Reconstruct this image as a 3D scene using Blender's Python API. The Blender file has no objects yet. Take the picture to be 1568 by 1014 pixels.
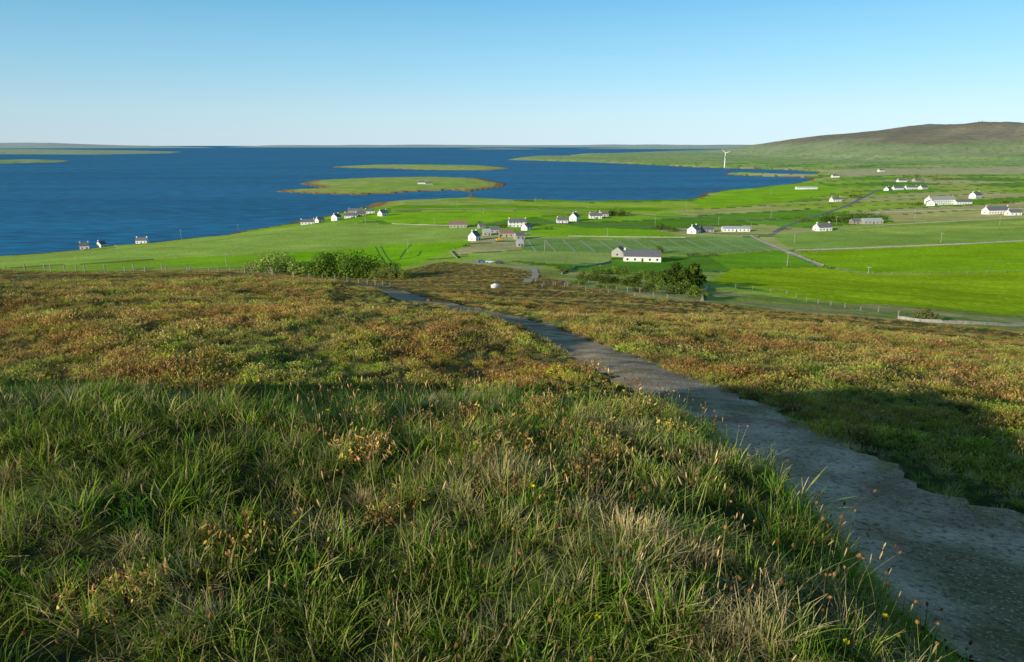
import bpy, math, random, bmesh
import numpy as np
from mathutils import Vector, Matrix
random.seed(7); rng=np.random.default_rng(7)
scene=bpy.context.scene
R=math.radians
ZC=90.0; PITCH=R(15.25); F=1045.0
SP,CP=math.sin(PITCH),math.cos(PITCH)
# ------------------------------------------------------------------ helpers projecting image pixels (u,v) to world points
def pixel_ray(u,v):
    cx=u-784; cy=507-v
    return np.array([cx, CP*F+SP*cy, -SP*F+CP*cy])
def sea(u,v):
    d=pixel_ray(u,v); k=ZC/-d[2]; return (d[0]*k,d[1]*k)
def sm(a,b,x):
    t=np.clip((x-a)/(b-a),0,1); return t*t*(3-2*t)
# ------------------------------------------------------------------ relief table
cols=np.array([-.9,-.4,-.2,0,.2,.4,.8])
ys=np.array([0,10,50,100,170,250,320,400,500,700,1000,1400,2000,3000,5000,9000,20000,90000.])
tab=np.array([
[87.35,85.95,80,71.6,58.9,43.2,29.2,16,6,4,4,4,4,4,10,20,30,30],
[87.35,85.95,80,71.6,58.9,44.5,33,21,15,9.5,5,4,4,4,10,20,30,30],
[87.35,85.8,79.3,69.3,55.5,41.3,31.4,22.8,16,11,6,4,4,4,10,20,30,30],
[87.35,85.75,78,67.3,55.5,43.8,35.3,28,20.5,13.7,6,4,4,4,12,20,30,30],
[87.35,85.6,76.9,66,53.5,42,34,27.2,21,13.7,7,5,4,5,14,22,30,30],
[87.35,85.45,76,64.8,51.2,40,32.4,27.2,21.5,15.8,10,6,5,6,18,30,35,35],
[87.35,85.1,74,61.5,46.6,38.7,35,31.2,28,24,19,15,14,15,25,36,40,40]])
NT,NY=181,400
tg=np.linspace(-.9,.8,NT); lg=np.linspace(0,math.log(90000/15+1),NY); yg=15*(np.exp(lg)-1)
tmp=np.array([np.interp(yg,ys,r) for r in tab])
fine=np.array([np.interp(tg,cols,tmp[:,j]) for j in range(NY)])   # NY x NT
def blur(a,n,ax):
    k=np.hanning(n+2)[1:-1]; k/=k.sum(); p=n//2
    pad=[(0,0),(0,0)]; pad[ax]=(p,p); b=np.pad(a,pad,mode='edge')
    return np.apply_along_axis(lambda m:np.convolve(m,k,'valid'),ax,b)
fine=blur(fine,21,1)
head=fine[:40].copy(); fine=blur(fine,9,0); fine[:20]=head[:20]
def table(x,y):
    yy=np.maximum(y,0); t=np.clip(x/(yy+8),-.9,.8)
    a=(t+.9)/1.7*(NT-1); b=np.log(yy/15+1)/lg[-1]*(NY-1)
    b=np.clip(b,0,NY-1.001); a=np.clip(a,0,NT-1.001)
    i=a.astype(int); j=b.astype(int); fa=a-i; fb=b-j
    z=(fine[j,i]*(1-fa)+fine[j,i+1]*fa)*(1-fb)+(fine[j+1,i]*(1-fa)+fine[j+1,i+1]*fa)*fb
    return z-0.05*np.minimum(y,0)*np.exp(np.minimum(y,0)/60)
def wob(x,y,s,seed=0.):
    return (np.sin(x*s+1.3+seed+1.7*np.sin(y*s*.7+seed))+np.sin(y*s*1.13+.4+seed*2+1.3*np.sin(x*s*.83+2+seed))+.6*np.sin((x+y)*s*1.9+seed)+.5*np.sin((x-1.3*y)*s*2.7+seed*3))/3.1
# ------------------------------------------------------------------ coast outlines
main=[sea(*p) for p in [(0,392),(60,388),(120,383),(170,376),(230,372),(290,365),(345,360),(370,354),(430,345),(462,338),(500,331),(525,324),(560,318),(572,311),(600,308),(650,306),(716,303),(719,298),(723,297),(727,303),(760,305),(800,307),(850,306),(900,309),(930,307),(960,308),(1010,307),(1050,306),(1070,302),(1074,297),(1092,295),(1110,291),(1150,289),(1175,285),(1210,282),(1240,276),(1236,272.5),(1180,271),(1140,269.5),(1107,267.5),(1112,265),(1160,266),(1210,268),(1245,268),(1250,264),(1210,261),(1180,260),(1140,259),(1100,257.5),(1050,256),(1000,253),(950,251),(900,248.5),(840,247),(775,245),(800,241),(870,240.5),(873,237.5),(930,236.5),(1000,234),(1080,232),(1180,230)]]
main=main+[(9000,14000),(30000,16000),(30000,-4000),(-3000,-4000),(-1500,300),(-900,420)]
isl=[ # outline, max height, slope
([(415,294),(440,290),(470,289),(490,287),(455,282),(480,276),(560,272.5),(660,270.5),(735,273),(760,278),(776,281),(772,287),(740,291),(724,293),(722,296),(716,294),(690,292),(640,294),(590,298),(540,299),(470,297)],4.5,.05),
([(500,256),(560,253),(640,252),(740,253.5),(788,258),(750,261.5),(660,261),(590,258.5),(540,258)],6,.05),
([(-250,247),(0,245.5),(60,244.5),(112,246),(100,248.5),(0,251),(-250,254)],10,.05),
([(-400,239),(0,236.5),(150,237),(262,235),(280,232.5),(200,230.5),(0,229),(-400,228)],55,.02),
]
isl=[([sea(*p) for p in a],h,s) for a,h,s in isl]
isl+=[([(-26000,19000),(-13200,18500),(-9000,22000),(-14000,27000),(-26000,27000)],200,.05),
      ([(-11000,26500),(-4000,25500),(1500,26500),(6000,24500),(11500,23500),(18000,26000),(18000,30500),(-11000,31000)],150,.05),
      ([(-1200,15200),(300,14600),(900,15300),(200,16500),(-900,16500)],28,.03),
      ([(1500,17000),(3500,15500),(7000,15800),(7500,18500),(2500,19500)],45,.03)]
def sdist(P,x,y):
    m=np.full(x.shape,1e18); ins=np.zeros(x.shape,bool); n=len(P)
    for i in range(n):
        ax,ay=P[i]; bx,by=P[(i+1)%n]; dx,dy=bx-ax,by-ay
        t=np.clip(((x-ax)*dx+(y-ay)*dy)/(dx*dx+dy*dy+1e-9),0,1)
        m=np.minimum(m,(x-ax-t*dx)**2+(y-ay-t*dy)**2)
        if ay!=by:
            c=((ay>y)!=(by>y))&(x<(bx-ax)*(y-ay)/(by-ay)+ax); ins^=c
    return np.where(ins,1,-1)*np.sqrt(m)
RX=[1500,1700,1862,2138,2350,2550,2825,3009,3238,3450,3600,4200,5500,7500]; RZ=[0,16,34,104,142,166,188,212,243,233,218,196,90,20]
PATH=None
def pathd(x,y):
    m=np.full(x.shape,1e9)
    for i in range(len(PATH)-1):
        ax,ay=PATH[i]; bx,by=PATH[i+1]; dx,dy=bx-ax,by-ay
        t=np.clip(((x-ax)*dx+(y-ay)*dy)/(dx*dx+dy*dy),0,1)
        m=np.minimum(m,(x-ax-t*dx)**2+(y-ay-t*dy)**2)
    return np.sqrt(m)
def lip(x,y): return y+1.7+.12*x+.45*np.sin(x*.7+1)+.3*np.sin(x*2.1)-3.0*sm(-3.5,1.5,x)*sm(2,7,y)
def height(x,y,full=False):
    x=np.atleast_1d(np.asarray(x,float)); y=np.atleast_1d(np.asarray(y,float))
    z=table(x,y); r=np.hypot(x,y); L=lip(x,y); side=1-sm(1.5,2.9,x+.2*np.sin(y*1.1))
    z=z+(1.0*(1-sm(6.0,9.2,L))*(1-.28*sm(-4,2,x))+.36*sm(3.2,5.4,L)*(1-sm(6.0,9.2,L)))*side
    z=z-.8*sm(8,12,L)*(1-sm(17,30,L))*(1-sm(-1,4,x))
    near=1-sm(40,120,r)
    pm=np.ones_like(x)
    if PATH is not None:
        k=r<160
        if k.any():
            pd=pathd(x[k],y[k]); pm[k]=sm(.9,2.2,pd)
    z=z+near*pm*(.10*wob(x,y,1.3)+.05*wob(x,y,3.1,2.))-.06*(1-pm)
    z=z+sm(12,40,r)*(1-sm(260,420,r))*pm*.5*wob(x,y,.16,1.)
    far=sm(350,700,r)*(1-sm(9000,20000,r)); z=z+far*1.2*wob(x,y,.012,4.)
    sd=np.full(x.shape,1e6)
    k=r>330
    if k.any():
        xk,yk=x[k],y[k]
        hill=np.interp(xk,RX,RZ)*np.clip(sm(2900,4900,yk+120*wob(xk,yk,.004))*(1-sm(5600,8500,yk)),0,1)
        zz=np.maximum(z[k],hill+hill*.035*wob(xk,yk,.006,3.)*np.where(hill>20,1,0))
        s=sdist(main,xk,yk)
        zz=np.where(s>0,np.minimum(np.maximum(zz,1.2),s*.1),np.maximum(s*.1,-6))
        best=s.copy()
        for P,h,sl in isl:
            X=[p[0] for p in P];Y=[p[1] for p in P]; mg=400
            kk=(xk>min(X)-mg)&(xk<max(X)+mg)&(yk>min(Y)-mg)&(yk<max(Y)+mg)
            if kk.any():
                s2=sdist(P,xk[kk],yk[kk])
                zi=np.where(s2>0,h*(1-np.exp(-s2*sl/h))*(1+.35*wob(xk[kk],yk[kk],.0009 if h>30 else .01,2.)),-6)
                zz[kk]=np.maximum(zz[kk],zi); best[kk]=np.maximum(best[kk],s2)
        z[k]=zz; sd[k]=best
    return (z,sd) if full else z
DS=np.geomspace(1.2,60000,1500)
def pixel_to_ground(u,v,far=0):  # image pixel u,v cast from the camera onto the terrain, for placing things
    d=pixel_ray(u,v); d=d/math.hypot(d[0],d[1])
    X=d[0]*DS; Y=d[1]*DS; Z=ZC+d[2]*DS
    h=np.maximum(height(X,Y),0)
    k=np.nonzero((Z<=h)&(DS>far))[0]
    if len(k)==0: k=len(DS)-1; return (X[k],Y[k])
    k=k[0]; 
    if k==0: return (X[0],Y[0])
    a=Z[k-1]-h[k-1]; b=Z[k]-h[k]; f=a/(a-b) if a>0 else 0
    return (X[k-1]+(X[k]-X[k-1])*f, Y[k-1]+(Y[k]-Y[k-1])*f)
pp=[pixel_to_ground(*p,far=17) for p in [(930,545),(870,516),(820,496),(782,485),(745,477),(705,469),(665,460),(625,451),(598,444)]]
pp=[(4.6,-6),(4.5,0),(4.3,4),(4.15,7),(4.1,10),(4.1,14)]+[p for p in pp if p[1]>19]
lx,ly=pp[-1]; pp+=[(lx-4,ly+10),(lx-10,ly+28),(lx-6,ly+60)]
def cr(P,n=6):
    P=[np.array(p,float) for p in P]; P=[2*P[0]-P[1]]+P+[2*P[-1]-P[-2]]; o=[]
    for i in range(1,len(P)-2):
        for k in range(n):
            t=k/n; a,b,c,d=P[i-1:i+3]
            o.append(.5*((2*b)+(c-a)*t+(2*a-5*b+4*c-d)*t*t+(3*b-a-3*c+d)*t**3))
    o.append(P[-2]); return [tuple(q) for q in o]
PATH=cr(pp,3)
# ------------------------------------------------------------------ material helpers
def newmat(name):
    m=bpy.data.materials.new(name); m.use_nodes=True; nt=m.node_tree; nt.nodes.clear()
    o=nt.nodes.new('ShaderNodeOutputMaterial'); return m,nt,o
def N(nt,t,**k):
    n=nt.nodes.new(t)
    for a,b in k.items():
        if a in n.inputs: n.inputs[a].default_value=b
        else: setattr(n,a,b)
    return n
def mixc(nt,mode,fac,a,b):
    n=nt.nodes.new('ShaderNodeMix'); n.data_type='RGBA'; n.blend_type=mode
    for s,v in ((n.inputs[0],fac),(n.inputs[6],a),(n.inputs[7],b)):
        if isinstance(v,bpy.types.NodeSocket): nt.links.new(v,s)
        elif isinstance(v,(int,float)): s.default_value=v
        else: s.default_value=(*v,1)
    return n.outputs[2]
def noise(nt,scale,vec,detail=4,lo=.3,hi=.7,tolo=0.,tohi=1.):
    n=N(nt,'ShaderNodeTexNoise'); n.inputs['Scale'].default_value=scale; n.inputs['Detail'].default_value=detail
    nt.links.new(vec,n.inputs['Vector'])
    r=N(nt,'ShaderNodeMapRange'); nt.links.new(n.outputs[0],r.inputs[0])
    for i,v in zip((1,2,3,4),(lo,hi,tolo,tohi)): r.inputs[i].default_value=v
    return r.outputs[0]
def pmat(name,c1,c2=None,scale=3.,rough=.85,bump=.0,spec=.2):
    m,nt,o=newmat(name); g=N(nt,'ShaderNodeNewGeometry'); P=g.outputs['Position']
    b=N(nt,'ShaderNodeBsdfPrincipled'); b.inputs['Roughness'].default_value=rough; b.inputs['Specular IOR Level'].default_value=spec
    c2=c2 or tuple(v*.7 for v in c1)
    f=noise(nt,scale,P,5); nt.links.new(mixc(nt,'MIX',f,c1,c2),b.inputs['Base Color'])
    if bump:
        bp=N(nt,'ShaderNodeBump'); bp.inputs['Strength'].default_value=bump; bp.inputs['Distance'].default_value=.05
        nt.links.new(noise(nt,scale*4,P,6),bp.inputs['Height']); nt.links.new(bp.outputs[0],b.inputs['Normal'])
    nt.links.new(b.outputs[0],o.inputs[0]); return m
def plantmat(name,tint_a,tint_b,sc=.35,trans=.3):
    m,nt,o=newmat(name); g=N(nt,'ShaderNodeNewGeometry'); P=g.outputs['Position']
    at=N(nt,'ShaderNodeAttribute'); at.attribute_name='Col'
    f=noise(nt,sc,P,4,.38,.62); t=mixc(nt,'MIX',f,tint_a,tint_b)
    f2=noise(nt,sc*.17,P,3,.35,.65,.8,1.2); cb=N(nt,'ShaderNodeCombineColor'); [nt.links.new(f2,cb.inputs[i]) for i in range(3)]
    c=mixc(nt,'MULTIPLY',1.,at.outputs['Color'],t); c=mixc(nt,'MULTIPLY',1.,c,cb.outputs[0])
    oi=N(nt,'ShaderNodeObjectInfo'); r=N(nt,'ShaderNodeMapRange'); nt.links.new(oi.outputs['Random'],r.inputs[0]); r.inputs[3].default_value=.6; r.inputs[4].default_value=1.4
    hs=N(nt,'ShaderNodeHueSaturation'); nt.links.new(c,hs.inputs['Color']); nt.links.new(r.outputs[0],hs.inputs['Value'])
    d=N(nt,'ShaderNodeBsdfDiffuse'); tr=N(nt,'ShaderNodeBsdfTranslucent'); nt.links.new(hs.outputs[0],d.inputs[0]); nt.links.new(hs.outputs[0],tr.inputs[0])
    mx=N(nt,'ShaderNodeMixShader'); mx.inputs[0].default_value=trans; nt.links.new(d.outputs[0],mx.inputs[1]); nt.links.new(tr.outputs[0],mx.inputs[2])
    nt.links.new(mx.outputs[0],o.inputs[0]); return m
def mesh_obj(name,V,Fc,mat,col=None,smooth=False,link=True,parent=None):
    me=bpy.data.meshes.new(name); me.from_pydata([tuple(map(float,v)) for v in V],[],Fc)
    if col is not None:
        a=me.color_attributes.new('Col','FLOAT_COLOR','POINT')
        c=np.ones((len(V),4),np.float32); c[:,:3]=col; a.data.foreach_set('color',c.ravel())
    me.materials.append(mat)
    if smooth: me.polygons.foreach_set('use_smooth',[True]*len(me.polygons))
    ob=bpy.data.objects.new(name,me)
    if link: scene.collection.objects.link(ob)
    if parent: ob.parent=parent
    return ob
# ------------------------------------------------------------------ terrain mesh
ang=np.concatenate([np.linspace(-180,-46,50)[:-1],np.linspace(-46,46,780),np.linspace(46,180,50)[1:]])
rad=np.concatenate([[.0],np.geomspace(.5,70000,700)])
A,Rr=np.meshgrid(np.radians(ang),rad,indexing='ij')
X=(Rr*np.sin(A)).ravel(); Y=(Rr*np.cos(A)).ravel()
Z,SD=height(X,Y,True)
def G(r,g,b): return np.array([r,g,b])
def h2(i,j): 
    s=np.sin(i*127.1+j*311.7)*43758.5453; return s-np.floor(s)
HT=[-.9,-.4,-.2,-.1,0,.1,.25,.4,.6,.8]; HY=[330,320,290,370,300,180,135,122,112,112]
def heath_y(x,y): return np.interp(x/np.maximum(y,1),HT,HY)
pal=np.array([[.33,.53,.035],[.42,.57,.07],[.47,.55,.11],[.17,.36,.035],[.55,.56,.17],[.30,.53,.04],[.60,.55,.22],[.21,.43,.04]])
fx=X*.93+Y*.36; fy=-X*.36+Y*.93
ci=np.floor(fx/170+.3*np.sin(fy/300)); cj=np.floor(fy/(60+50*h2(ci,ci*0+3))+7*h2(ci,ci*0+1))
C=pal[(h2(ci,cj)*8).astype(int)].copy()
eu=np.abs(fy/(60+50*h2(ci,ci*0+3))+7*h2(ci,ci*0+1)-cj-.5)
C[(eu>.46)]=(.12,.2,.05)
C*= (1+.06*wob(X,Y,.05,1.))[:,None]
def paint(px,c):
    P=[pixel_to_ground(*p,far=60) for p in px]
    xs=[p[0] for p in P]; yy=[p[1] for p in P]
    k=(X>min(xs))&(X<max(xs))&(Y>min(yy))&(Y<max(yy)); idx=np.nonzero(k)[0]
    if len(idx)==0: return
    s=sdist(P,X[idx],Y[idx]); idx=idx[s>0]; C[idx]=np.array(c)
gB=(.44,.61,.02); tan=(.62,.57,.20)
paint([(-120,412),(0,396),(370,357),(462,345),(600,343),(735,345),(722,368),(590,376),(420,388),(240,396),(0,406)],(.42,.58,.10))
paint([(-100,416),(240,397),(420,389),(400,408),(0,414)],(.32,.57,.03))
paint([(400,408),(420,389),(590,376),(722,369),(712,378),(690,385),(640,402),(600,412)],(.30,.60,.02))
paint([(545,330),(600,325),(760,322),(860,327),(735,343),(600,342)],(.34,.61,.03))
paint([(600,310),(760,307),(900,311),(1050,309),(1100,312),(1000,330),(860,325),(760,321),(600,324)],(.45,.60,.07))
paint([(600,316),(760,313),(900,318),(1040,318),(1000,324),(860,321),(760,318),(600,320)],(.24,.46,.03))
paint([(830,348),(1000,352),(1050,362),(930,366),(800,362)],(.33,.60,.03))
paint([(800,364),(930,367),(1050,363),(1150,363),(1190,381),(1085,390),(945,388),(800,384)],(.29,.45,.11))
paint([(1085,392),(1190,382),(1250,407),(1115,412)],(.25,.50,.03))
paint([(720,388),(800,386),(940,390),(930,404),(850,404),(760,398)],(.45,.56,.13))
paint([(1080,432),(1120,412),(1255,409),(1330,421),(1420,419),(1568,416),(1750,414),(1750,488),(1568,485),(1375,484),(1150,441)],gB)
paint([(1218,386),(1400,378),(1568,370),(1750,363),(1750,413),(1568,415),(1330,419),(1262,406)],(.37,.60,.02))
paint([(1180,360),(1340,347),(1568,333),(1750,328),(1750,361),(1568,368),(1400,375),(1215,383)],(.36,.52,.09))
paint([(1290,352),(1400,346),(1568,338),(1568,348),(1400,358)],(.48,.60,.11))
paint([(1350,330),(1568,322),(1750,318),(1750,326),(1568,331),(1370,341)],tan)
paint([(1060,308),(1110,293),(1240,279),(1290,290),(1200,310),(1080,320)],(.33,.60,.03))
paint([(1250,262),(1568,256),(1700,256),(1700,264),(1568,266),(1300,270)],(.60,.54,.25))
hy=heath_y(X,Y)+5*wob(X,Y,.09,5.)
rough=(Y<np.interp(X/np.maximum(Y,1),[-.9,-.2,-.12,0,.1,.25,.4,.6,.8],[0,0,370,330,285,215,185,174,172]))
k=(np.hypot(X,Y)<600)&rough
n1=sm(-.6,.6,wob(X,Y,.11,7.)+.5*wob(X,Y,.4,3.))[k][:,None]
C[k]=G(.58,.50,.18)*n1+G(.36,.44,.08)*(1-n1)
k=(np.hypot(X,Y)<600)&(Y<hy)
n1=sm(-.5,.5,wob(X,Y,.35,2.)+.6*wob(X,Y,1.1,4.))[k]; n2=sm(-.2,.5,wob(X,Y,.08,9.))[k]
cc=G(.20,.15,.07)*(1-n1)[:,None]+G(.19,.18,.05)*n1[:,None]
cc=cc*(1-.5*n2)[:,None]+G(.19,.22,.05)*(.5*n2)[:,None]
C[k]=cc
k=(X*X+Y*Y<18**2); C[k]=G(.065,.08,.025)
far=SD<1e5
C[far&(SD<12)]=(.24,.16,.08)
ki=(Y>1000)&(Y<3200)&(X<0)
C[ki&(SD>=12)]=(.44,.45,.11)
C[ki&(SD>=45)]=(.45,.54,.12)
k=ki&(SD>=60)&(wob(X,Y,.012,2.)>.2); C[k]=(.36,.54,.08)
k=ki&(SD<24); C[k]=(.34,.21,.09)
k=(np.hypot(X,Y)>3500)&(X<2500); C[k]=C[k]*.45+G(.18,.24,.06)
hillz=far&(Z>34)&(X>1500)&(Y<9000)
hm=sm(70,140,Z+26*wob(X,Y,.005,1.)+14*wob(X,Y,.015,1.))*hillz
hn=(.5*wob(X,Y,.009,6.)+.5*wob(X,Y,.025,6.))[hillz][:,None]
C[hillz]=(C[hillz]*.4+G(.26,.29,.08)*.6+hn*.06)*(1-hm[hillz])[:,None]+(G(.24,.19,.09)[None]+hn*G(.10,.08,.03)[None])*hm[hillz][:,None]
dist=np.hypot(X,Y); haze_paint=((1-np.exp(-np.maximum(dist-1200,0)/14000))*.95*(1-.3*hm))[:,None]
C=C*(1-haze_paint)+G(.48,.57,.60)*haze_paint  # aerial haze painted into the terrain colours, growing with distance from the origin
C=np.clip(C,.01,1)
na,nr=A.shape
idx=np.arange(na*nr).reshape(na,nr)
q=np.stack([idx[:-1,:-1],idx[:-1,1:],idx[1:,1:],idx[1:,:-1]],-1).reshape(-1,4)
me=bpy.data.meshes.new('ground_terrain')
me.vertices.add(len(X)); me.vertices.foreach_set('co',np.stack([X,Y,Z],1).astype(np.float32).ravel())
me.loops.add(q.size); me.loops.foreach_set('vertex_index',q[:,::-1].astype(np.int32).ravel())
me.polygons.add(len(q)); me.polygons.foreach_set('loop_start',np.arange(0,q.size,4,dtype=np.int32)); me.polygons.foreach_set('loop_total',np.full(len(q),4,np.int32))
me.update(calc_edges=True); me.validate()
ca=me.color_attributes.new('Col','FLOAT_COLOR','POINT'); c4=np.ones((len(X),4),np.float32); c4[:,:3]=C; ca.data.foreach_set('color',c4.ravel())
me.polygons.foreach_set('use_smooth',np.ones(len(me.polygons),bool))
m,nt,o=newmat('ground_soil_and_fields'); g=N(nt,'ShaderNodeNewGeometry'); P=g.outputs['Position']
at=N(nt,'ShaderNodeAttribute'); at.attribute_name='Col'
v1=noise(nt,.03,P,8,.3,.7,.82,1.18); v2=noise(nt,.6,P,6,.3,.7,.75,1.25)
mp=N(nt,'ShaderNodeMapping'); mp.inputs['Rotation'].default_value=(0,0,.4); mp.inputs['Scale'].default_value=(.02,.35,0); nt.links.new(P,mp.inputs[0])
v3=noise(nt,1.,mp.outputs[0],3,.3,.7,.88,1.12)
c=at.outputs['Color']
for v in (v1,v2,v3):
    cb=N(nt,'ShaderNodeCombineColor'); 
    for i in range(3): nt.links.new(v,cb.inputs[i])
    c=mixc(nt,'MULTIPLY',1.,c,cb.outputs[0])
b=N(nt,'ShaderNodeBsdfPrincipled'); b.inputs['Roughness'].default_value=1.; b.inputs['Specular IOR Level'].default_value=.0
nt.links.new(c,b.inputs['Base Color'])
bp=N(nt,'ShaderNodeBump'); bp.inputs['Strength'].default_value=.6; bp.inputs['Distance'].default_value=.25
nt.links.new(noise(nt,1.2,P,8,.2,.8),bp.inputs['Height']); nt.links.new(bp.outputs[0],b.inputs['Normal'])
nt.links.new(b.outputs[0],o.inputs[0])
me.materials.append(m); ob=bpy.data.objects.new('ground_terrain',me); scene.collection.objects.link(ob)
# ------------------------------------------------------------------ sea
m,nt,o=newmat('sea_water'); g=N(nt,'ShaderNodeNewGeometry'); P=g.outputs['Position']
mp=N(nt,'ShaderNodeMapping'); mp.inputs['Rotation'].default_value=(0,0,.25); mp.inputs['Scale'].default_value=(.0012,.005,1); nt.links.new(P,mp.inputs[0])
f1=noise(nt,1.,mp.outputs[0],7,.3,.7)
mp2=N(nt,'ShaderNodeMapping'); mp2.inputs['Rotation'].default_value=(0,0,.25); mp2.inputs['Scale'].default_value=(.03,.10,1); nt.links.new(P,mp2.inputs[0])
f2=noise(nt,1.,mp2.outputs[0],8,.35,.7,.6,1.45)
c=mixc(nt,'MIX',f1,(.008,.125,.25),(.020,.215,.39))
cb=N(nt,'ShaderNodeCombineColor'); [nt.links.new(f2,cb.inputs[i]) for i in range(3)]
c=mixc(nt,'MULTIPLY',1.,c,cb.outputs[0])
b=N(nt,'ShaderNodeBsdfPrincipled'); b.inputs['Roughness'].default_value=.5; b.inputs['Specular IOR Level'].default_value=.1; nt.links.new(c,b.inputs['Base Color'])
nt.links.new(b.outputs[0],o.inputs[0])
n=128; V=[(0,0,0)]+[(75000*math.cos(i*2*math.pi/n),75000*math.sin(i*2*math.pi/n),0) for i in range(n)]
mesh_obj('sea_water',V,[(0,1+i,1+(i+1)%n) for i in range(n)],m)
# ------------------------------------------------------------------ ribbons, walls, fences
def resample(P,step):
    P=np.array(P,float); s=np.concatenate([[0],np.cumsum(np.hypot(*np.diff(P,axis=0).T))])
    n=max(2,int(s[-1]/step)+1); q=np.linspace(0,s[-1],n)
    return np.interp(q,s,P[:,0]),np.interp(q,s,P[:,1])
def ribbon(name,P,w,mat,lift=.12,step=4,jag=0.,na=2):
    x,y=resample(P,step); tx=np.gradient(x); ty=np.gradient(y); l=np.hypot(tx,ty)+1e-9; nx,ny=-ty/l,tx/l
    V=[];Fc=[];n=len(x)
    ww=w(x,y) if callable(w) else np.full(n,w)
    for i in range(n):
        jl,jr=rng.uniform(-jag,jag,2)
        for k in range(na):
            f=k/(na-1)-.5; e=jl if k==0 else (jr if k==na-1 else 0)
            V.append((x[i]+nx[i]*(f*ww[i]+e),y[i]+ny[i]*(f*ww[i]+e)))
    V=np.array(V); z=height(V[:,0],V[:,1])+lift
    for i in range(n-1):
        for k in range(na-1):
            a=i*na+k; Fc.append((a,a+na,a+na+1,a+1))
    return mesh_obj(name,np.column_stack([V,z]),Fc,mat,smooth=True)
road_m=pmat('asphalt_road',(.26,.26,.25),(.2,.2,.195),.3)
track_m=pmat('gravel_track',(.55,.49,.39),(.46,.41,.32),.4)
stone_m=pmat('drystone',(.44,.40,.33),(.26,.24,.2),1.5,.9,.3)
def S(L): return [pixel_to_ground(*p,far=60) for p in L]
m,nt,o=newmat('trodden_earth_path'); g=N(nt,'ShaderNodeNewGeometry'); P=g.outputs['Position']
c=mixc(nt,'MIX',noise(nt,1.1,P,8,.35,.65),(.42,.27,.15),(.80,.60,.39))
c=mixc(nt,'MIX',noise(nt,.5,P,7,.54,.66,0,.8),c,(.22,.20,.07))
c=mixc(nt,'MIX',noise(nt,14,P,5,.5,.68,0,.75),c,(.15,.10,.055))
c=mixc(nt,'MIX',noise(nt,34,P,2,.58,.68,0,.7),c,(.82,.66,.46))
b=N(nt,'ShaderNodeBsdfPrincipled'); b.inputs['Roughness'].default_value=1.; b.inputs['Specular IOR Level'].default_value=.0; nt.links.new(c,b.inputs['Base Color'])
bp=N(nt,'ShaderNodeBump'); bp.inputs['Strength'].default_value=.6; bp.inputs['Distance'].default_value=.035; nt.links.new(noise(nt,12,P,7,.2,.8),bp.inputs['Height']); nt.links.new(bp.outputs[0],b.inputs['Normal'])
nt.links.new(b.outputs[0],o.inputs[0])
PWY=[0,5,9,20,50,100]; PWW=[2.9,2.5,2.2,2.2,2.9,5.0]
ribbon('footpath',PATH,lambda x,y:np.interp(y,PWY,PWW)*(1+.1*np.sin(y*1.3)+.08*np.sin(y*3.1)),m,.035,.2,.16,9)
ribbon('farm_track',S([(1150,362),(1170,370),(1190,381),(1215,390),(1240,400),(1258,408)]),3,track_m)
ribbon('country_road',S([(1290,318),(1320,303),(1345,291)]),6,road_m)
ribbon('country_road',S([(1290,318),(1240,333),(1200,348),(1180,360)]),5,road_m)
ribbon('country_road',S([(600,322),(760,320),(900,324),(1050,334),(1200,338)]),6,road_m,.2)
ribbon('country_road',S([(735,344),(860,342),(960,345),(1100,358),(1180,360)]),5,road_m,.2)
ribbon('farm_track',S([(708,398),(740,403),(790,405),(818,412),(820,422),(806,433)]),2.6,track_m)
ribbon('farm_track',S([(722,368),(760,372),(800,378),(798,362)]),4,track_m)
tcm=pmat('crushed_crop',(.14,.27,.03),(.12,.24,.03))
for L in ([(575,378),(584,396),(600,412)],[(583,377),(593,395),(612,411)],[(600,400),(640,392),(645,384)],[(630,374),(620,384),(612,396)]):
    ribbon('tractor_track',S(L),.9,tcm,.1)
lt=pmat('mown_swath',(.50,.57,.24)); 
for i in range(14):
    ribbon('mown_swath',S([(808+i*27,367+ (i%2)),(822+i*30,386)]),1.8,lt,.12)
def wall(name,P,h=1.3,w=.7,mat=None,step=3):
    x,y=resample(P,step); tx=np.gradient(x); ty=np.gradient(y); l=np.hypot(tx,ty)+1e-9; nx,ny=-ty/l,tx/l; n=len(x)
    z=height(x,y); V=[];Fc=[]
    for i in range(n):
        hh=h*random.uniform(.7,1.15)
        for s,t in ((-.8,-.3),(-.4,hh),(.4,hh*.97),(.8,-.3)): V.append((x[i]+nx[i]*w*s,y[i]+ny[i]*w*s,z[i]+t))
    for i in range(n-1):
        for k in range(3): a=i*4+k; Fc.append((a,a+1,a+5,a+4))
    Fc+= [(0,3,2,1),(4*n-4,4*n-3,4*n-2,4*n-1)]
    return mesh_obj(name,V,Fc,mat or stone_m)
post_m=pmat('weathered_post',(.33,.30,.24),(.2,.18,.14),2.)
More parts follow.
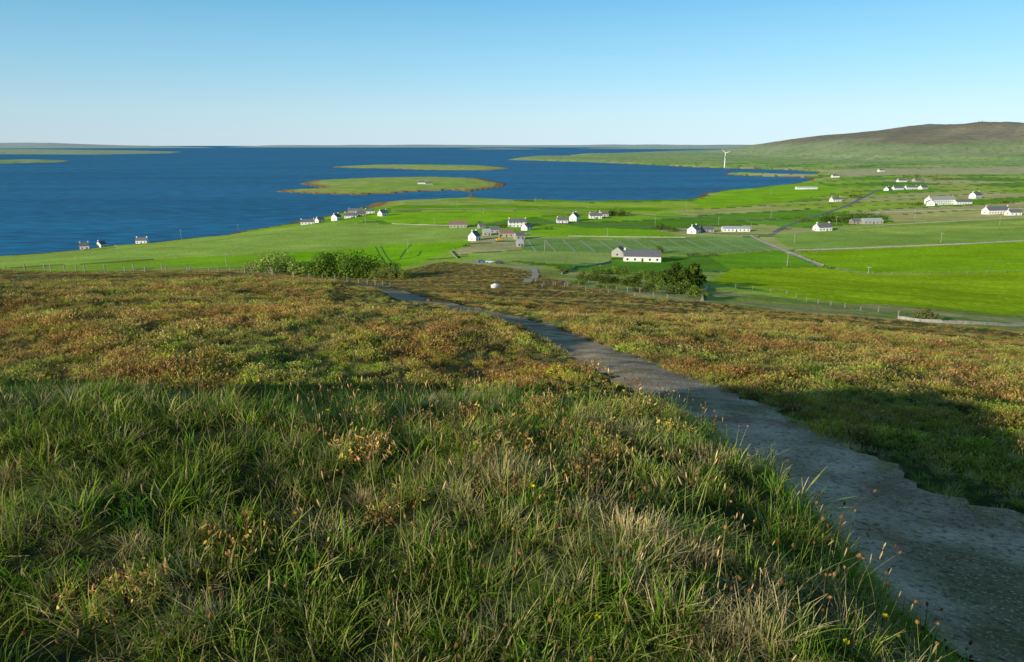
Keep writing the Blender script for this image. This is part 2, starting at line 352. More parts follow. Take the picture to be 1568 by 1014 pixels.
def fence(P,h=1.15,gap=4,name='wire_fence',t=.09):
    x,y=resample(P,gap); z=height(x,y); V=[];Fc=[]
    def box(cx,cy,z0,z1,w):
        a=len(V); V.extend([(cx+sx*w,cy+sy*w,zz) for zz in (z0,z1) for sx,sy in ((-1,-1),(1,-1),(1,1),(-1,1))])
        Fc.extend([(a,a+1,a+5,a+4),(a+1,a+2,a+6,a+5),(a+2,a+3,a+7,a+6),(a+3,a,a+4,a+7),(a+4,a+5,a+6,a+7)])
    for i in range(len(x)):
        box(x[i],y[i],z[i]-.3,z[i]+h*random.uniform(.88,1.12),t)
        if i:
            for q_ in (.4,.7,1.):
                a=len(V); V.extend([(x[i-1],y[i-1],z[i-1]+h*q_),(x[i],y[i],z[i]+h*q_),(x[i],y[i],z[i]+h*q_-.02),(x[i-1],y[i-1],z[i-1]+h*q_-.02)]); Fc.append((a,a+1,a+2,a+3))
    return mesh_obj(name,V,Fc,post_m)
for L in ([(1375,488),(1400,492),(1440,495)],[(1440,495),(1500,497),(1568,499)],[(1218,384),(1300,381),(1400,377),(1480,374),(1568,369),(1700,364)],
          [(1150,361),(1190,379),(1215,389),(1260,407)],[(600,343),(735,346)],[(1180,358),(1340,346),(1568,333)],[(870,362),(1050,364)],[(1330,326),(1568,320)]):
    wall('drystone_wall',S(L),.7,.5)
dk=pmat('mossy_drystone',(.3,.29,.22),(.2,.2,.13),1.)
for L in ([(1075,461),(1078,448),(1085,440)],[(860,420),(880,410),(935,402)],[(700,396),(690,385)]): wall('drystone_wall',S(L),.8,.5,dk)
fence([(-150,140),(-110,132),(-70,130),(-42,132),(-34,150),(-30,165)],1.4,4,t=.08)
fence([(-200,170),(-150,160),(-100,158),(-60,168)],2.0,6,t=.10)
for L in ([(1258,409),(1300,417),(1330,421),(1568,417)],[(640,415),(680,390),(720,385),(820,387),(940,391)],[(1080,433),(1200,449),(1375,484)],
          [(0,398),(200,384),(370,371),(600,362),(735,360)],[(1085,391),(1190,382)],[(860,404),(940,412)],[(830,440),(900,434),(1000,455)],[(600,326),(760,322),(1000,331)],[(820,432),(860,440),(960,453),(1075,461)]):
    fence(S(L),1.1,8,t=.08)
pole_m=pmat('pole_timber',(.42,.38,.31),(.3,.27,.22),2.)
def pole(u,v,hpx):
    x,y=pixel_to_ground(u,v,far=120); z=float(height(x,y)[0]); h=hpx*math.hypot(x,y)/1090
    r=.16; V=[];Fc=[]
    for zz,rr in ((-.5,r),(h,r*.75)):
        for k in range(8): V.append((rr*math.cos(k*math.pi/4),rr*math.sin(k*math.pi/4),zz))
    Fc=[(k,(k+1)%8,8+(k+1)%8,8+k) for k in range(8)]+[tuple(range(8,16))]
    a=len(V); 
    for sz in (h-.75,h-.55):
        for sx,sy in ((-1.1,-.1),(1.1,-.1),(1.1,.1),(-1.1,.1)): V.append((sx,sy-.25,sz))
    Fc+=[(a,a+1,a+5,a+4),(a+1,a+2,a+6,a+5),(a+2,a+3,a+7,a+6),(a+3,a,a+4,a+7),(a+4,a+5,a+6,a+7),(a+3,a+2,a+1,a)]
    o=mesh_obj('telegraph_pole',V,Fc,pole_m); o.location=(x,y,z); o.rotation_euler=(0,0,random.uniform(-.5,.5))
for p in [(625,388,22),(347,409,20),(278,366,14),(1205,408,22),(834,384,18),(1329,420,12),(1216,372,16),(790,376,16),(665,346,12),(740,330,12),(1003,345,12),(930,362,14),(1180,335,12),(1100,345,12),(1280,345,13),(1440,372,14),(1530,345,12),(900,318,9),(820,312,9),(1050,318,9),(1180,300,9),(598,292,10),(1400,335,12),(700,318,10),(560,345,12),(180,388,12),(365,353,10),(1150,352,12),(1490,300,10),(1300,300,9)]: pole(*p)
# ------------------------------------------------------------------ buildings
white_m=pmat('white_harling',(.80,.79,.74),(.72,.70,.64),1.2,.9); grey_m=pmat('grey_harling',(.42,.40,.36),(.34,.32,.28),1.2); stonew_m=pmat('stone_wall',(.38,.34,.27),(.27,.24,.19),2.)
slate_m=pmat('slate_roof',(.19,.19,.20),(.14,.14,.15),1.5,.7); red_m=pmat('brown_tile_roof',(.32,.2,.15),(.24,.15,.11),1.5); tin_m=pmat('pale_sheet_roof',(.5,.52,.53),(.4,.42,.44),1.5,.5)
glass_m=pmat('window_glass',(.04,.05,.06),(.03,.035,.04),1.,.15,0,.6); door_m=pmat('painted_door',(.1,.07,.05))
def boxg(V,Fc,x0,x1,y0,y1,z0,z1):
    a=len(V); V.extend([(x,y,z) for z in (z0,z1) for x,y in ((x0,y0),(x1,y0),(x1,y1),(x0,y1))])
    Fc.extend([(a,a+1,a+5,a+4),(a+1,a+2,a+6,a+5),(a+2,a+3,a+7,a+6),(a+3,a,a+4,a+7),(a+4,a+5,a+6,a+7),(a+3,a+2,a+1,a)])
def house(name,u,v,wpx,depth=7,wh=2.9,rh=2.6,yaw=0.,wm=None,rm=None,chim=2,storeys=1):
    x,y=pixel_to_ground(u,v,far=120); z=float(np.min(height([x-3,x+3,x],[y,y,y+3]))); w=wpx*math.hypot(x,y)/1090
    e=bpy.data.objects.new(name,None); scene.collection.objects.link(e); e.location=(x,y+depth/2,z); e.rotation_euler=(0,0,yaw)
    wm=wm or white_m; rm=rm or slate_m; hw,hd=w/2,depth/2
    V=[(-hw,-hd,-1),(-hw,hd,-1),(-hw,hd,wh),(-hw,0,wh+rh),(-hw,-hd,wh)]; V+=[(-a,b_,c_) for a,b_,c_ in V]
    Fc=[(0,4,3,2,1),(5,6,7,8,9),(0,5,9,4),(1,2,7,6)]
    mesh_obj('walls',V,Fc,wm,parent=e)
    ov=.35; t=.18; sl=rh/hd; V=[];Fc=[]
    for s in (-1,1):
        a=len(V)
        for xx in (-hw-ov*.6,hw+ov*.6):
            V.extend([(xx,0,wh+rh+.05),(xx,s*(hd+ov),wh-ov*sl+.05),(xx,s*(hd+ov),wh-ov*sl+.05+t),(xx,0,wh+rh+.05+t)])
        Fc.extend([(a,a+1,a+2,a+3),(a+4,a+7,a+6,a+5),(a+3,a+2,a+6,a+7),(a,a+4,a+5,a+1),(a+1,a+5,a+6,a+2)])
    mesh_obj('roof',V,Fc,rm,parent=e)
    V=[];Fc=[]
    for k in range(chim):
        cx=(-hw+.5) if k==0 else (hw-.5)
        boxg(V,Fc,cx-.45,cx+.45,-.4,.4,wh+rh-.8,wh+rh+1.1); boxg(V,Fc,cx-.52,cx+.52,-.47,.47,wh+rh+1.1,wh+rh+1.25)
    if chim: mesh_obj('chimneys',V,Fc,wm,parent=e)
    V=[];Fc=[]; n=max(2,int(w/3.2))
    for st in range(storeys):
        z0=.9+st*2.7
        for k in range(n):
            cx=-hw+w*(k+.5)/n
            if st==0 and k==n//2: continue
            boxg(V,Fc,cx-.5,cx+.5,-hd-.05,-hd+.03,z0,z0+1.1)
    boxg(V,Fc,-hw-.05,-hw+.03,-.5,.5,.9,2.0)
    mesh_obj('windows',V,Fc,glass_m,parent=e)
    V=[];Fc=[]; cx=-hw+w*(n//2+.5)/n; boxg(V,Fc,cx-.5,cx+.5,-hd-.03,-hd+.05,0,2.05)
    mesh_obj('door',V,Fc,door_m,parent=e)
    return e
W,GR,ST,SL,RD,TN=white_m,grey_m,stonew_m,slate_m,red_m,tin_m
HS=[('cottage',127,382,11,6,3.5,2.5,.5,W,SL,2),('cottage',153,379,9,6,3,2.5,1.2,W,SL,1),('cottage',216,373,15,6,3,2.4,.1,W,SL,2),('cottage',470,344,20,7,3,2.6,.2,W,SL,2),
('cottage',489,341,12,7,3,2.6,.9,W,RD,1),('cottage',514,338,12,8,4.5,3,1.2,W,SL,2),('cottage',536,334,18,8,3,3,.1,W,SL,2),('cottage',552,331,14,8,3,3,.3,GR,SL,1),('cottage',586,331,14,8,3.5,3,.9,W,SL,2),('cottage',543,326,20,7,3,2.6,.1,GR,SL,2),('cottage',566,327,14,7,3,2.6,.2,W,SL,1),
('barn',701,349,27,9,3.2,3,.05,GR,RD,0),('farmhouse',726,369,15,7,3.6,3.6,1.1,W,SL,2),('farm_shed',737,350,10,6,2.6,2,.4,GR,SL,0),('farmhouse',792,348,28,8,4.6,3,.15,W,SL,2,2),('farmhouse',807,353,15,7,3,3,.9,W,SL,1),('farm_shed',775,363,22,8,3,2.4,.1,GR,RD,0),('farm_shed',795,367,14,8,3,2.4,.3,GR,SL,0),('farm_shed',745,361,12,7,3,2.2,.2,GR,TN,0),('farm_shed',757,357,16,7,3,2.2,.1,GR,SL,0),('farm_shed',796,378,9,6,2.6,2,.2,GR,TN,0),
('cottage',861,342,17,7,3,2.6,.1,W,SL,1),('farmhouse',880,339,15,8,4.6,4,1.15,W,SL,2,2),('cottage',912,335,19,8,3,2.8,.1,W,SL,2),('cottage',924,332,14,7,3,2.6,.4,W,RD,1),
('bungalow',985,401,58,9,3,2.6,-.12,W,SL,1),('bungalow_annex',949,394,13,7,3,2.6,1.0,GR,SL,0),
('cottage',1064,358,17,8,3.2,3.2,.9,W,SL,2),('farm_shed',1083,356,20,7,2.6,2.2,.1,GR,SL,0),('long_shed',1128,355,40,8,2.6,1.6,-.05,W,TN,0),
('farmhouse',1262,354,23,8,3.2,3,.3,W,SL,2),('barn',1337,343,28,8,2.8,2,.1,GR,TN,0),('cottage',1313,343,16,6,2.6,2,.1,ST,SL,0),('cottage',1281,309,15,8,3.2,3,.3,W,SL,2),('long_shed',1236,290,30,10,3,2,.0,W,TN,0),('cottage',1350,263,9,10,4,4,.3,W,SL,1),
('cottage',1360,292,15,8,3.4,3,.9,W,SL,2),('cottage',1376,291,15,8,3.4,3,.2,W,SL,1),('cottage',1396,290,17,8,3.4,3,.2,W,SL,2),('cottage',1415,290,14,8,3.4,3,.5,W,SL,1),('mansion_house',1443,314,40,12,6.5,4,.25,W,GR,3,2),('mansion_wing',1427,315,18,9,4,3.2,1.1,W,SL,2),('byre',1476,313,22,9,3,2.6,.1,W,SL,0),('farmhouse',1496,304,18,9,5,4,.6,W,SL,2,2),('farmhouse',1529,328,34,9,4,3.4,.2,W,SL,2),('cottage',1555,330,16,8,3,2.6,.1,W,SL,1),
('cottage',1382,279,13,9,3.4,3,.2,W,SL,2),('cottage',1405,278,12,9,3.4,3,.4,GR,SL,1),
('island_farmhouse',646,282,13,8,3.4,3,.1,W,SL,2),('island_barn',657,283,11,8,3,2.6,.2,GR,SL,0),('cottage',1280,272,10,10,4,3,.1,W,SL,1)]
for h in HS: house(*h)
# ------------------------------------------------------------------ wind turbine
x,y=pixel_to_ground(1109,257); z=float(height(x,y)[0]); D=math.hypot(x,y); hh=21*D/1090
e=bpy.data.objects.new('wind_turbine',None); scene.collection.objects.link(e); e.location=(x,y,z)
V=[];r0=hh*.04
for zz,rr in ((0,r0),(hh,r0*.6)):
    for k in range(12): V.append((rr*math.cos(k*math.pi/6),rr*math.sin(k*math.pi/6),zz))
wt=pmat('turbine_paint',(.8,.8,.8),(.75,.75,.75)); mesh_obj('tower',V,[(k,(k+1)%12,12+(k+1)%12,12+k) for k in range(12)]+[tuple(range(12,24))],wt,parent=e)
V=[];Fc=[];boxg(V,Fc,-1.5,1.5,-3.4,3,hh-1,hh+2); mesh_obj('nacelle',V,Fc,wt,parent=e)
V=[];Fc=[]
for a in (90,210,330):
    a=R(a+52); c_,s_=math.cos(a),math.sin(a); L=hh*.36
    p=[(0,-.8),(L*.2,-1.3),(L,-.3),(L,.3),(L*.2,.9),(0,.8)]; k0=len(V)
    for yy in (-4.2,-3.7): V+= [(c_*q-s_*w_,yy,hh+.5+s_*q+c_*w_) for q,w_ in p]
    Fc+=[tuple(range(k0,k0+6)),tuple(range(k0+11,k0+5,-1))]+[(k0+i,k0+(i+1)%6,k0+6+(i+1)%6,k0+6+i) for i in range(6)]
mesh_obj('blades',V,Fc,wt,parent=e)
mm=pmat('mast_steel',(.3,.3,.3))
for xx in (3120,3238,3262):
    z=float(height(xx,4950)[0]); V=[];Fc=[]; boxg(V,Fc,-.6,.6,-.6,.6,-2,14); boxg(V,Fc,-1.6,1.6,-.5,.5,8,9); boxg(V,Fc,-1.3,1.3,-.5,.5,11,12)
    o_=mesh_obj('radio_mast',V,Fc,mm); o_.location=(xx,4950,z)
# ------------------------------------------------------------------ cars, digger
tyre=pmat('tyre',(.02,.02,.02))
def car(x,y,yaw,col):
    z=float(height(x,y)[0]); e=bpy.data.objects.new('parked_car',None); scene.collection.objects.link(e); e.location=(x,y,z+.1); e.rotation_euler=(0,0,yaw)
    pr=[(-2.1,.35),(2.1,.35),(2.15,.75),(1.3,.95),(.6,1.42),(-1.2,1.45),(-1.95,.98),(-2.12,.8)]; n=len(pr)
    V=[(a,-.85 if b_<1.1 else -.68,b_) for a,b_ in pr]+[(a,.85 if b_<1.1 else .68,b_) for a,b_ in pr]
    mesh_obj('body',V,[tuple(range(n)),tuple(range(2*n-1,n-1,-1))]+[(i,i+n,(i+1)%n+n,(i+1)%n) for i in range(n)],col,parent=e)
    V=[];Fc=[]
    for s in (-1,1):
        a=len(V); V+=[(1.1,s*.84,1.0),(.55,s*.72,1.36),(-1.1,s*.72,1.38),(-1.65,s*.84,1.0)]; Fc.append((a,a+1,a+2,a+3))
    a=len(V); V+=[(1.27,-.7,.99),(1.27,.7,.99),(.65,.6,1.4),(.65,-.6,1.4)]; Fc.append((a,a+1,a+2,a+3))
    mesh_obj('windows',V,Fc,glass_m,parent=e)
    V=[];Fc=[]
    for cx in (-1.3,1.3):
        for cy in (-.88,.88):
            a=len(V)
            for yy in (-.1,.1):
                V+=[(cx+.33*math.cos(k*math.pi/6),cy+yy,.33+.33*math.sin(k*math.pi/6)) for k in range(12)]
            Fc+=[tuple(range(a,a+12)),tuple(range(a+23,a+11,-1))]+[(a+k,a+(k+1)%12,a+12+(k+1)%12,a+12+k) for k in range(12)]
    mesh_obj('wheels',V,Fc,tyre,parent=e)
for (u,v),c_ in zip([(737,402),(750,403),(765,404)],[(.1,.2,.45),(.6,.62,.65),(.05,.06,.08)]):
    x,y=pixel_to_ground(u,v); car(x,y,random.uniform(-.3,.3),pmat('car_paint',c_,c_,1,.3,0,.5))
x,y=pixel_to_ground(763,370); z=float(height(x,y)[0]); e=bpy.data.objects.new('yellow_digger',None); scene.collection.objects.link(e); e.location=(x,y,z); e.rotation_euler=(0,0,.4)
ym=pmat('yellow_paint',(.75,.42,.03),(.7,.4,.03),1,.5)
V=[];Fc=[];boxg(V,Fc,-1.8,1.6,-1.2,-.7,0,.8);boxg(V,Fc,-1.8,1.6,.7,1.2,0,.8);mesh_obj('tracks',V,Fc,tyre,parent=e)
V=[];Fc=[];boxg(V,Fc,-1.7,1.2,-1.15,1.15,.85,1.9);boxg(V,Fc,-.1,1.2,-1.1,0,1.905,3.0);mesh_obj('body',V,Fc,ym,parent=e)
V=[(1.2,.3,1.7),(1.2,.3,2.2),(3.4,.3,4.2),(3.8,.3,4.0),(4.9,.3,1.4),(4.5,.3,1.2),(3.4,.3,3.4)]; V+=[(a,.7,c_) for a,b_,c_ in V]
mesh_obj('arm',V,[tuple(range(7)),tuple(range(13,6,-1))]+[(i,i+7,(i+1)%7+7,(i+1)%7) for i in range(7)],ym,parent=e)
def rock(name,x,y,s,mat,sx=1.,sq=.7):
    bm=bmesh.new(); bmesh.ops.create_icosphere(bm,subdivisions=3,radius=1)
    ph=random.uniform(0,9)
    for v_ in bm.verts:
        c_=v_.co; d=1+.16*math.sin(3*c_.x+ph)*math.cos(2.7*c_.y+ph)+.1*math.sin(6*c_.z+ph+c_.x*4)
        v_.co=Vector((c_.x*d*s*sx,c_.y*d*s,c_.z*d*s*sq))
    me=bpy.data.meshes.new(name); bm.to_mesh(me); bm.free(); me.materials.append(mat); ob=bpy.data.objects.new(name,me); scene.collection.objects.link(ob)
    ob.location=(x,y,float(height(x,y)[0])+s*sq*.5)
wr=pmat('white_painted_stone',(.8,.79,.75),(.65,.63,.6),2.,.9,.4)
x,y=pixel_to_ground(758,441); rock('white_boulder',x,y,6*y/1080,wr,1.1,.85)
# ------------------------------------------------------------------ shrubs and trees
leaf_m=plantmat('leaf_foliage',(.8,.9,.7),(1.25,1.2,1.),.5,.3)
bark_m=pmat('bark',(.12,.09,.06),(.07,.05,.035),4.)
def leafmass(blobs,n,size,c0,c1):
    V=[];Fc=[];C_=[]
    w=np.array([b_[3]**2 for b_ in blobs]); w/=w.sum()
    for i in range(n):
        b_=blobs[rng.choice(len(blobs),p=w)]
        d=rng.normal(size=3); d/=np.linalg.norm(d); rr=b_[3]*rng.uniform(.55,1.08)
        c_=np.array(b_[:3])+d*rr*np.array([1,1,.85])
        a=rng.normal(size=3); a/=np.linalg.norm(a); b2=np.cross(a,d+.3*rng.normal(size=3)); b2/=np.linalg.norm(b2)+1e-9
        s=size*rng.uniform(.5,1.4); k=len(V)
        V+= [c_-a*s*.6,c_+b2*s*.45,c_+a*s,c_-b2*s*.45]; Fc.append((k,k+1,k+2,k+3))
        t=rng.uniform(); cc_=np.array(c0)*(1-t)+np.array(c1)*t; C_+=[cc_]*4
    return V,Fc,np.array(C_)
def bush(name,u,v,wpx,hpx,x=None,y=None,c0=(.06,.10,.02),c1=(.19,.26,.05),n=1600,dome=.45,lf=.07,fill=1.):
    x,y=pixel_to_ground(u,v,far=60) if x is None else (x,y); z=float(height(x,y)[0]); D=math.hypot(x,y)/1090; w=wpx*D; h=hpx*D
    e=bpy.data.objects.new(name,None); scene.collection.objects.link(e); e.location=(x,y,z)
    blobs=[]; nb=int(max(6,int(5+w/h*5))*fill)
    for i in range(nb):
        px_=rng.uniform(-.5,.5)*w*.82; ed=1-abs(px_/(w*.5))**2*dome
        r_=h*rng.uniform(.2,.34)*ed; blobs.append((px_,rng.uniform(-.25,.25)*min(w,h*2),h*ed*rng.uniform(.3,.98)-r_*.8,r_))
        blobs.append((px_+rng.uniform(-1,1)*r_,rng.uniform(-.25,.25)*min(w,h*2),h*.25,h*.26))
    V,Fc,C_=leafmass(blobs,n,h*lf,c0,c1); mesh_obj('foliage',V,Fc,leaf_m,C_,parent=e)
    V=[];Fc=[]
    def limb(a,b_,r1,r2):
        a=np.array(a,float);b_=np.array(b_,float); d=b_-a; d/=np.linalg.norm(d); s=np.cross(d,[.3,.9,.1]); s/=np.linalg.norm(s); t=np.cross(d,s); k=len(V)
        for p_,r_ in ((a,r1),(b_,r2)):
            for q_ in range(6): V.append(p_+r_*(math.cos(q_*math.pi/3)*s+math.sin(q_*math.pi/3)*t))
        Fc.extend([(k+q_,k+(q_+1)%6,k+6+(q_+1)%6,k+6+q_) for q_ in range(6)])
    nt_=max(1,int(w/h*1.5))
    for i in range(nt_):
        bx=(i+.5)/nt_*w*.7-w*.35; limb((bx,0,-.3),(bx+.1*h,0,h*.4),h*.035,h*.022)
        for j in range(4):
            b_=blobs[rng.integers(len(blobs))]; 
            if abs(b_[0]-bx)<h: limb((bx+.1*h,0,h*.38),b_[:3],h*.02,h*.006)
    mesh_obj('trunk_and_limbs',V,Fc,bark_m,parent=e)
bush('deciduous_tree',1052,440,62,46,n=5500,c0=(.05,.09,.02),c1=(.17,.25,.04)); bush('deciduous_tree',1025,436,40,32,n=2500)
for p in [(900,430,46,18),(935,434,46,20),(968,438,46,22),(1000,442,40,22),(1040,450,54,26),(948,420,36,18),(985,426,34,16),(866,416,20,10),(855,412,12,8),(1065,456,30,24),(915,420,30,16),(1000,430,34,20),(885,436,30,12),(930,442,40,12),(985,448,44,14)]: bush('gorse_bush',*p)
bush('hawthorn_bush',0,0,175,46,x=-64,y=255,n=16000,c0=(.14,.23,.035),c1=(.32,.45,.08),dome=.6,lf=.045,fill=3.5); bush('hawthorn_bush',0,0,110,38,x=-88,y=252,n=9000,c0=(.25,.31,.06),c1=(.42,.52,.14),dome=.8,lf=.045,fill=2.6); bush('hawthorn_bush',0,0,70,26,x=-45,y=245,n=4000,c0=(.2,.22,.05),c1=(.35,.38,.11),dome=.8,lf=.05,fill=1.8)
bush('willow_shrub',1418,492,38,22,n=1600,c0=(.10,.11,.04),c1=(.27,.27,.1))
for p in [(930,330,36,16),(955,331,30,14),(1012,352,36,14),(1030,355,24,9),(1270,340,36,16),(1290,341,40,18),(1318,334,50,14),(1345,336,30,12),(1232,340,26,10),(1440,276,40,7),(560,320,30,6),(810,309,16,5),(1310,303,24,8),(1080,293,40,5),(860,338,14,9),(1062,392,30,8),(1090,392,24,7),(770,349,16,9),(735,346,14,9),(1010,388,12,16),(840,352,20,8),(1540,312,24,7),(1405,315,26,7),(1365,290,26,7),(715,378,14,6),(1200,352,24,6),(1410,272,60,6)]:
    bush('garden_trees',*p,n=700)
# ------------------------------------------------------------------ instanced vegetation
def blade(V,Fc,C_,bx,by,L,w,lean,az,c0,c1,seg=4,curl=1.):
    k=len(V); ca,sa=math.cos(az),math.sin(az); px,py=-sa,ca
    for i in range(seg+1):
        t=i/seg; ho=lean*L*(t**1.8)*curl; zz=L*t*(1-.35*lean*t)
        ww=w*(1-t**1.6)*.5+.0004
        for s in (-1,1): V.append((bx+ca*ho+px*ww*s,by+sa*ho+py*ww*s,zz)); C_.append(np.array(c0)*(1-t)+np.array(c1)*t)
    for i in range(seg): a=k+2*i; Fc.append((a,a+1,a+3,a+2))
def coll(name,obs):
    c_=bpy.data.collections.new(name)
    for o_ in obs: c_.objects.link(o_)
    return c_
grass_m=plantmat('grass_blades',(.92,.92,.7),(1.36,1.2,1.0),.8,.4)
heath_m=plantmat('heather_sprigs',(1.2,.88,.68),(1.0,1.12,.7),.22,.3)
def tuft(i,nb,Lr,wr_,rad_,greens,straw):
    V=[];Fc=[];C_=[]
    for k in range(nb):
        a=rng.uniform(0,6.28); r_=rad_*math.sqrt(rng.uniform()); L=rng.uniform(*Lr)*(1-.3*r_/rad_)
        g0=np.array(greens[rng.integers(len(greens))])
        if rng.uniform()<straw: g0=np.array((.72,.60,.35))*rng.uniform(.6,1.1)
        az=a+rng.uniform(-1.2,1.2) if rng.uniform()<.85 else rng.uniform(-.6,.9)
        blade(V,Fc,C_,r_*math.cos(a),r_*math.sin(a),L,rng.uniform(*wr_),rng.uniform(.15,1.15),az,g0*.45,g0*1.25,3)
    return mesh_obj('grass_tuft_part',V,Fc,grass_m,np.array(C_),link=False)
GR1=[(.20,.36,.04),(.27,.42,.05),(.33,.44,.07),(.42,.48,.11),(.14,.28,.03)]
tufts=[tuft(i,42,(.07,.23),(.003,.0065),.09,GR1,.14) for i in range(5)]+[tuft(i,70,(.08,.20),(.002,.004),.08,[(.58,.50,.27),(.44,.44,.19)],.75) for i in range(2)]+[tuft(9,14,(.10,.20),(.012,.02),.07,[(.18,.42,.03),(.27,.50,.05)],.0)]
tuft_c=coll('grass_tufts',tufts)
def sprigs(nb,hr,rad_,palette,leaf):
    V=[];Fc=[];C_=[]
    for k in range(nb):
        a=rng.uniform(0,6.28); r_=rad_*math.sqrt(rng.uniform()); L=rng.uniform(*hr)*(1-.45*(r_/rad_)**2)
        c_=np.array(palette[rng.integers(len(palette))]); bx,by=r_*math.cos(a),r_*math.sin(a); tx=.35*bx; ty=.35*by
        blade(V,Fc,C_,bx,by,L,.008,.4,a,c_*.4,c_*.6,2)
        for j in range(5):
            t=.45+.6*j/5; p_=np.array((bx+tx*t,by+ty*t,L*t))+rng.normal(size=3)*.012
            d1=rng.normal(size=3)*leaf; d1[2]=abs(d1[2])+leaf*.6; d2=rng.normal(size=3)*leaf*.6; q_=len(V)
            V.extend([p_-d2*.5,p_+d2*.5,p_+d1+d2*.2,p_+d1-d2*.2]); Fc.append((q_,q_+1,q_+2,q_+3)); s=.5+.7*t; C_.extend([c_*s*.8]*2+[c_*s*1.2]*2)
    return mesh_obj('heather_part',V,Fc,heath_m,np.array(C_),link=False)
HP=[(.42,.25,.14),(.50,.35,.17),(.33,.30,.10),(.28,.31,.08),(.58,.45,.23),(.26,.17,.11),(.40,.36,.12),(.48,.41,.14)]
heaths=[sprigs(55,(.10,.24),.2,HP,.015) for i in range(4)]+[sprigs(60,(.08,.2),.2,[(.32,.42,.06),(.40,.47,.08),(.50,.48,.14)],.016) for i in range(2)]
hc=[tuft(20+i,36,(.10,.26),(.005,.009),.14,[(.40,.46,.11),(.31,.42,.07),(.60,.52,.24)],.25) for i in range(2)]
heath_c=coll('heather_clumps',heaths+hc)
def stalk(i,kind):
    V=[];Fc=[];C_=[]; L=rng.uniform(.26,.42); lean=rng.uniform(.05,.45); 
    cs=(.42,.42,.18)
    blade(V,Fc,C_,0,0,L,.004,lean,0,cs,cs,5); 
    hx=lean*L; hz_=L*(1-.35*lean); ch=[(.20,.11,.05),(.62,.50,.27),(.34,.19,.08)][kind]; hl,hr_=[(.028,.009),(.05,.004),(.022,.009)][kind]
    rings=5; sgs=6; dirv=np.array([lean*.8,0,1.]); dirv/=np.linalg.norm(dirv); k0=len(V)
    for r_ in range(rings+1):
        t=r_/rings; rr=hr_*math.sin(math.pi*(.08+.84*t)); c_=np.array((hx,0,hz_-.004))+dirv*hl*t
        for q_ in range(sgs): V.append(c_+np.array((rr*math.cos(q_*math.pi/3),rr*math.sin(q_*math.pi/3),0))); C_.append(np.array(ch)*(.8+.5*t))
    for r_ in range(rings):
        for q_ in range(sgs): a=k0+r_*sgs; Fc.append((a+q_,a+(q_+1)%sgs,a+sgs+(q_+1)%sgs,a+sgs+q_))
    return mesh_obj('seed_stalk_part',V,Fc,grass_m,np.array(C_),link=False)
stalk_c=coll('seed_stalks',[stalk(i,i%3) for i in range(9)])
V=[];Fc=[];C_=[]; blade(V,Fc,C_,0,0,.26,.004,.1,0,(.2,.3,.05),(.2,.3,.05),3)
for j in range(6):
    a=j*math.pi/3; k=len(V); c0_=np.array((.026,0,.25)); 
    V+= [c0_,c0_+np.array((.011*math.cos(a-.45),.011*math.sin(a-.45),.006)),c0_+np.array((.014*math.cos(a),.014*math.sin(a),.009)),c0_+np.array((.011*math.cos(a+.45),.011*math.sin(a+.45),.006))]; Fc.append((k,k+1,k+2,k+3)); C_+=[np.array((.85,.65,.02))]*4
flower_c=coll('buttercup_flowers',[mesh_obj('buttercup_part',V,Fc,grass_m,np.array(C_),link=False)])
stonep=[]
for i in range(4):
    bm=bmesh.new(); bmesh.ops.create_icosphere(bm,subdivisions=2,radius=.05)
    for v_ in bm.verts: v_.co=Vector((v_.co.x*random.uniform(.8,1.3),v_.co.y*random.uniform(.8,1.1),v_.co.z*.5*random.uniform(.8,1.2)))
    me=bpy.data.meshes.new('pebble_part'); bm.to_mesh(me); bm.free(); me.materials.append(stone_m); stonep.append(bpy.data.objects.new('pebble_part',me))
stone_c=coll('pebbles',stonep)
